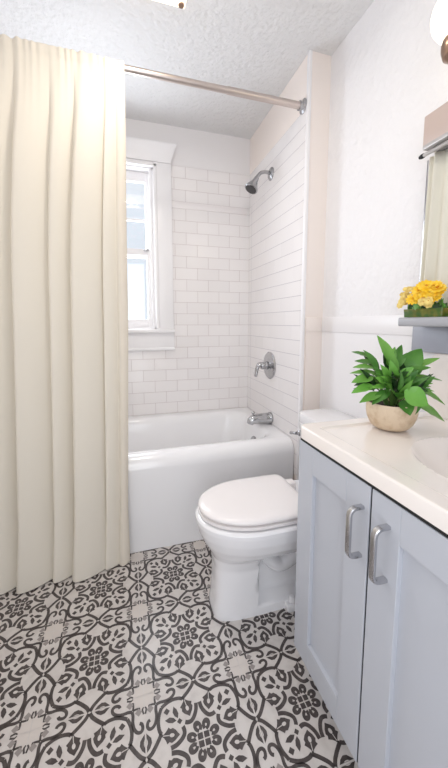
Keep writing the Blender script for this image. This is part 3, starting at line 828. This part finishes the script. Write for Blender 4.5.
# ------------------------------------------------------------------ yellow flowers on the shelf
def build_flowers():
    ox, oy, oz = -.096, -1.462, 1.1695
    t = thing('flower_arrangement', 'yellow flowers in a low green glass tray on the grey shelf', 'flowers', (ox, -1.49, oz))
    bm = NB()
    loft(bm, [rrect(ox - .030, ox + .026, -1.60, oy, .006, oz, 5), rrect(ox - .032, ox + .028, -1.602, oy + .002, .006, oz + .026, 5), rrect(ox - .029, ox + .025, -1.599, oy - .001, .005, oz + .026, 5), rrect(ox - .029, ox + .025, -1.599, oy - .001, .005, oz + .018, 5)])
    link('tray', bm, M['tray'], t, 40)
    rnd = random.Random(5)
    for k in range(34):
        y = -1.470 - rnd.random() * .12; x = ox + rnd.uniform(-.03, .025)
        b = Vector((x, y, oz + .02)); tip = b + Vector((rnd.uniform(-.02, .01), rnd.uniform(-.02, .02), rnd.uniform(.018, .035)))
        leaf_obj('foliage_leaf', t, b, tip, rnd.uniform(.008, .013), Vector((-.9, -.3, .4)), LEAF[rnd.choice((0, 0, 3, 1))], .2, .2)
    def bloom(c, r, mname, layers, n, axis):
        bm = NB(); u, v, d = basis(axis)
        for l in range(layers):
            rr = r * (1 - .27 * l); tilt = .15 + .42 * l
            for k in range(n):
                a = 2 * PI * (k + .5 * (l % 2)) / n + rnd.uniform(-.06, .06)
                rd = u * math.cos(a) + v * math.sin(a); sd = d.cross(rd)
                p0 = Vector(c) + d * (.002 * l)
                pts = []
                for s, w in ((.12, .05), (.45, .18), (.8, .20), (1, .05)):
                    q = p0 + rd * (rr * s * math.cos(tilt)) + d * (rr * s * math.sin(tilt) - .1 * r * s * s)
                    pts.append((q + sd * (rr * w * 6 / n * 2.0), q - sd * (rr * w * 6 / n * 2.0)))
                vs = [(bm.verts.new(a_), bm.verts.new(b_)) for a_, b_ in pts]
                for A, B in zip(vs, vs[1:]): bm.faces.new((A[0], A[1], B[1], B[0]))
        o = link('flower_head', bm, M[mname], t, 0)
        bm = NB(); lathe(bm, [(r * .18, r * .05), (r * .16, r * .22), (0, r * .30)], c, axis, 10); link('flower_centre', bm, M['amber'], o, 60)
    ax = lambda: Vector((-.75 + rnd.uniform(-.3, .3), -.45 + rnd.uniform(-.4, .4), .5 + rnd.uniform(-.2, .4)))
    # pale cluster at the far end, full yellow heads nearer
    for k in range(34):
        c = (ox - .012 + rnd.uniform(-.025, .02), -1.446 - rnd.random() * .062, oz + .068 + rnd.uniform(-.022, .028))
        bloom(c, rnd.uniform(.008, .0115), 'pale_yellow' if k % 4 else 'yellow', 2, 6, ax())
    for k in range(18):
        c = (ox - .020 + rnd.uniform(-.020, .025), -1.495 - rnd.random() * .10, oz + .072 + rnd.uniform(-.014, .024))
        bloom(c, rnd.uniform(.019, .025), 'yellow', 3, 12, ax())
    for k in range(9):
        c = (ox - .034 + rnd.uniform(-.012, .005), -1.455 - rnd.random() * .11, oz + .046 + rnd.uniform(-.008, .008))
        bloom(c, rnd.uniform(.011, .015), 'pale_yellow', 2, 7, Vector((-.9, -.3, .1)))
    for k in range(20):
        y = -1.466 - rnd.random() * .12
        bm = NB(); tube(bm, [(ox + rnd.uniform(-.02, .02), y, oz + .018), (ox - .015 + rnd.uniform(-.015, .015), y + rnd.uniform(-.01, .01), oz + .055)], .0011, 6); link('stem', bm, M['stem'], t, 60)
build_flowers()

# ------------------------------------------------------------------ vanity light, globes on the right wall
vl = thing('vanity_light', 'wall light with opal glass globes on bronze cups, above the shelf unit', 'wall light', (0, -1.79, 1.87))
bm = NB(); box(bm, -.022, -.0005, -2.04, -1.56, 1.865, 1.925, .006, 3); link('backplate', bm, M['bronze'], vl)
for gy in (-1.588, -1.80, -2.012):
    gx = -.130
    bm = NB(); tube(bm, smooth_path([(-.02, gy, 1.895), (-.06, gy, 1.862), (-.105, gy, 1.856), (gx, gy, 1.868)], 5), .009, 14); link('arm', bm, M['bronze'], vl)
    bm = NB(); lathe(bm, [(0, 0), (.018, 0), (.031, .010), (.036, .026), (.0365, .040), (.034, .054), (.030, .056), (0, .056)], (gx, gy, 1.862), (0, 0, 1), 28); link('cup', bm, M['bronze'], vl)
    bm = NB(); lathe(bm, [(.030, 0)] + [(.065 * math.sin(a), .059 - .065 * math.cos(a)) for a in [math.radians(28 + (180 - 28) * i / 18) for i in range(18)]] + [(0, .124)], (gx, gy, 1.917), (0, 0, 1), 32)
    g = link('globe', bm, M['bulb_glass'], vl, 180); g['label'] = 'glowing opal globe'
    ld = bpy.data.lights.new('globe_bulb', 'POINT'); ld.energy = .8; ld.color = (1, .90, .78); ld.shadow_soft_size = .066
    lo = bpy.data.objects.new('globe_bulb', ld); COL.objects.link(lo); lo.location = (gx - .005, gy, 1.983)
    g.visible_shadow = True

# ------------------------------------------------------------------ ceiling light
cl = thing('ceiling_light', 'square frosted glass ceiling light with metal corner clips', 'ceiling light', (-.93, -1.11, H))
bm = NB(); box(bm, -1.03, -.83, -1.21, -1.01, H - .05, H - .0005, .004); link('mount', bm, M['trim'], cl)
cx0, cx1, cy0, cy1 = -1.108, -.752, -1.288, -.932
bm = NB()
nn = 16; V = []
for i in range(nn + 1):
    V.append([])
    for j in range(nn + 1):
        a, b = i / nn * 2 - 1, j / nn * 2 - 1
        V[-1].append(bm.verts.new((cx0 + (cx1 - cx0) * i / nn, cy0 + (cy1 - cy0) * j / nn, H - .098 + .022 * (max(abs(a), abs(b)) ** 4) * 0 + .020 * max(a * a, b * b) - .0)))
for i in range(nn):
    for j in range(nn): bm.faces.new((V[i][j], V[i + 1][j], V[i + 1][j + 1], V[i][j + 1]))
o = link('glass_shade', bm, M['lamp_glass'], cl, 180); sm = o.modifiers.new('thickness', 'SOLIDIFY'); sm.thickness = .006
for sx, sy in ((cx0, cy0), (cx1, cy0), (cx0, cy1), (cx1, cy1)):
    bm = NB(); dx = .016 if sx < -.93 else -.016; dy = .016 if sy < -1.11 else -.016
    lathe(bm, [(0, -.012), (.011, -.012), (.012, 0), (.012, .012), (0, .012)], (sx + dx, sy + dy, H - .080), (0, 0, 1), 14); tube(bm, [(sx + dx, sy + dy, H - .070), (sx + dx * 3, sy + dy * 3, H - .02), (-.93 + (sx + .93) * .52, -1.11 + (sy + 1.11) * .52, H - .02)], .004, 8)
    link('clip', bm, M['bronze'], cl)
ld = bpy.data.lights.new('ceiling_bulb', 'AREA'); ld.energy = 5; ld.color = (1, .93, .84); ld.size = .14; ld.shape = 'SQUARE'
lo = bpy.data.objects.new('ceiling_bulb', ld); COL.objects.link(lo); lo.location = (-.93, -1.11, H - .108)
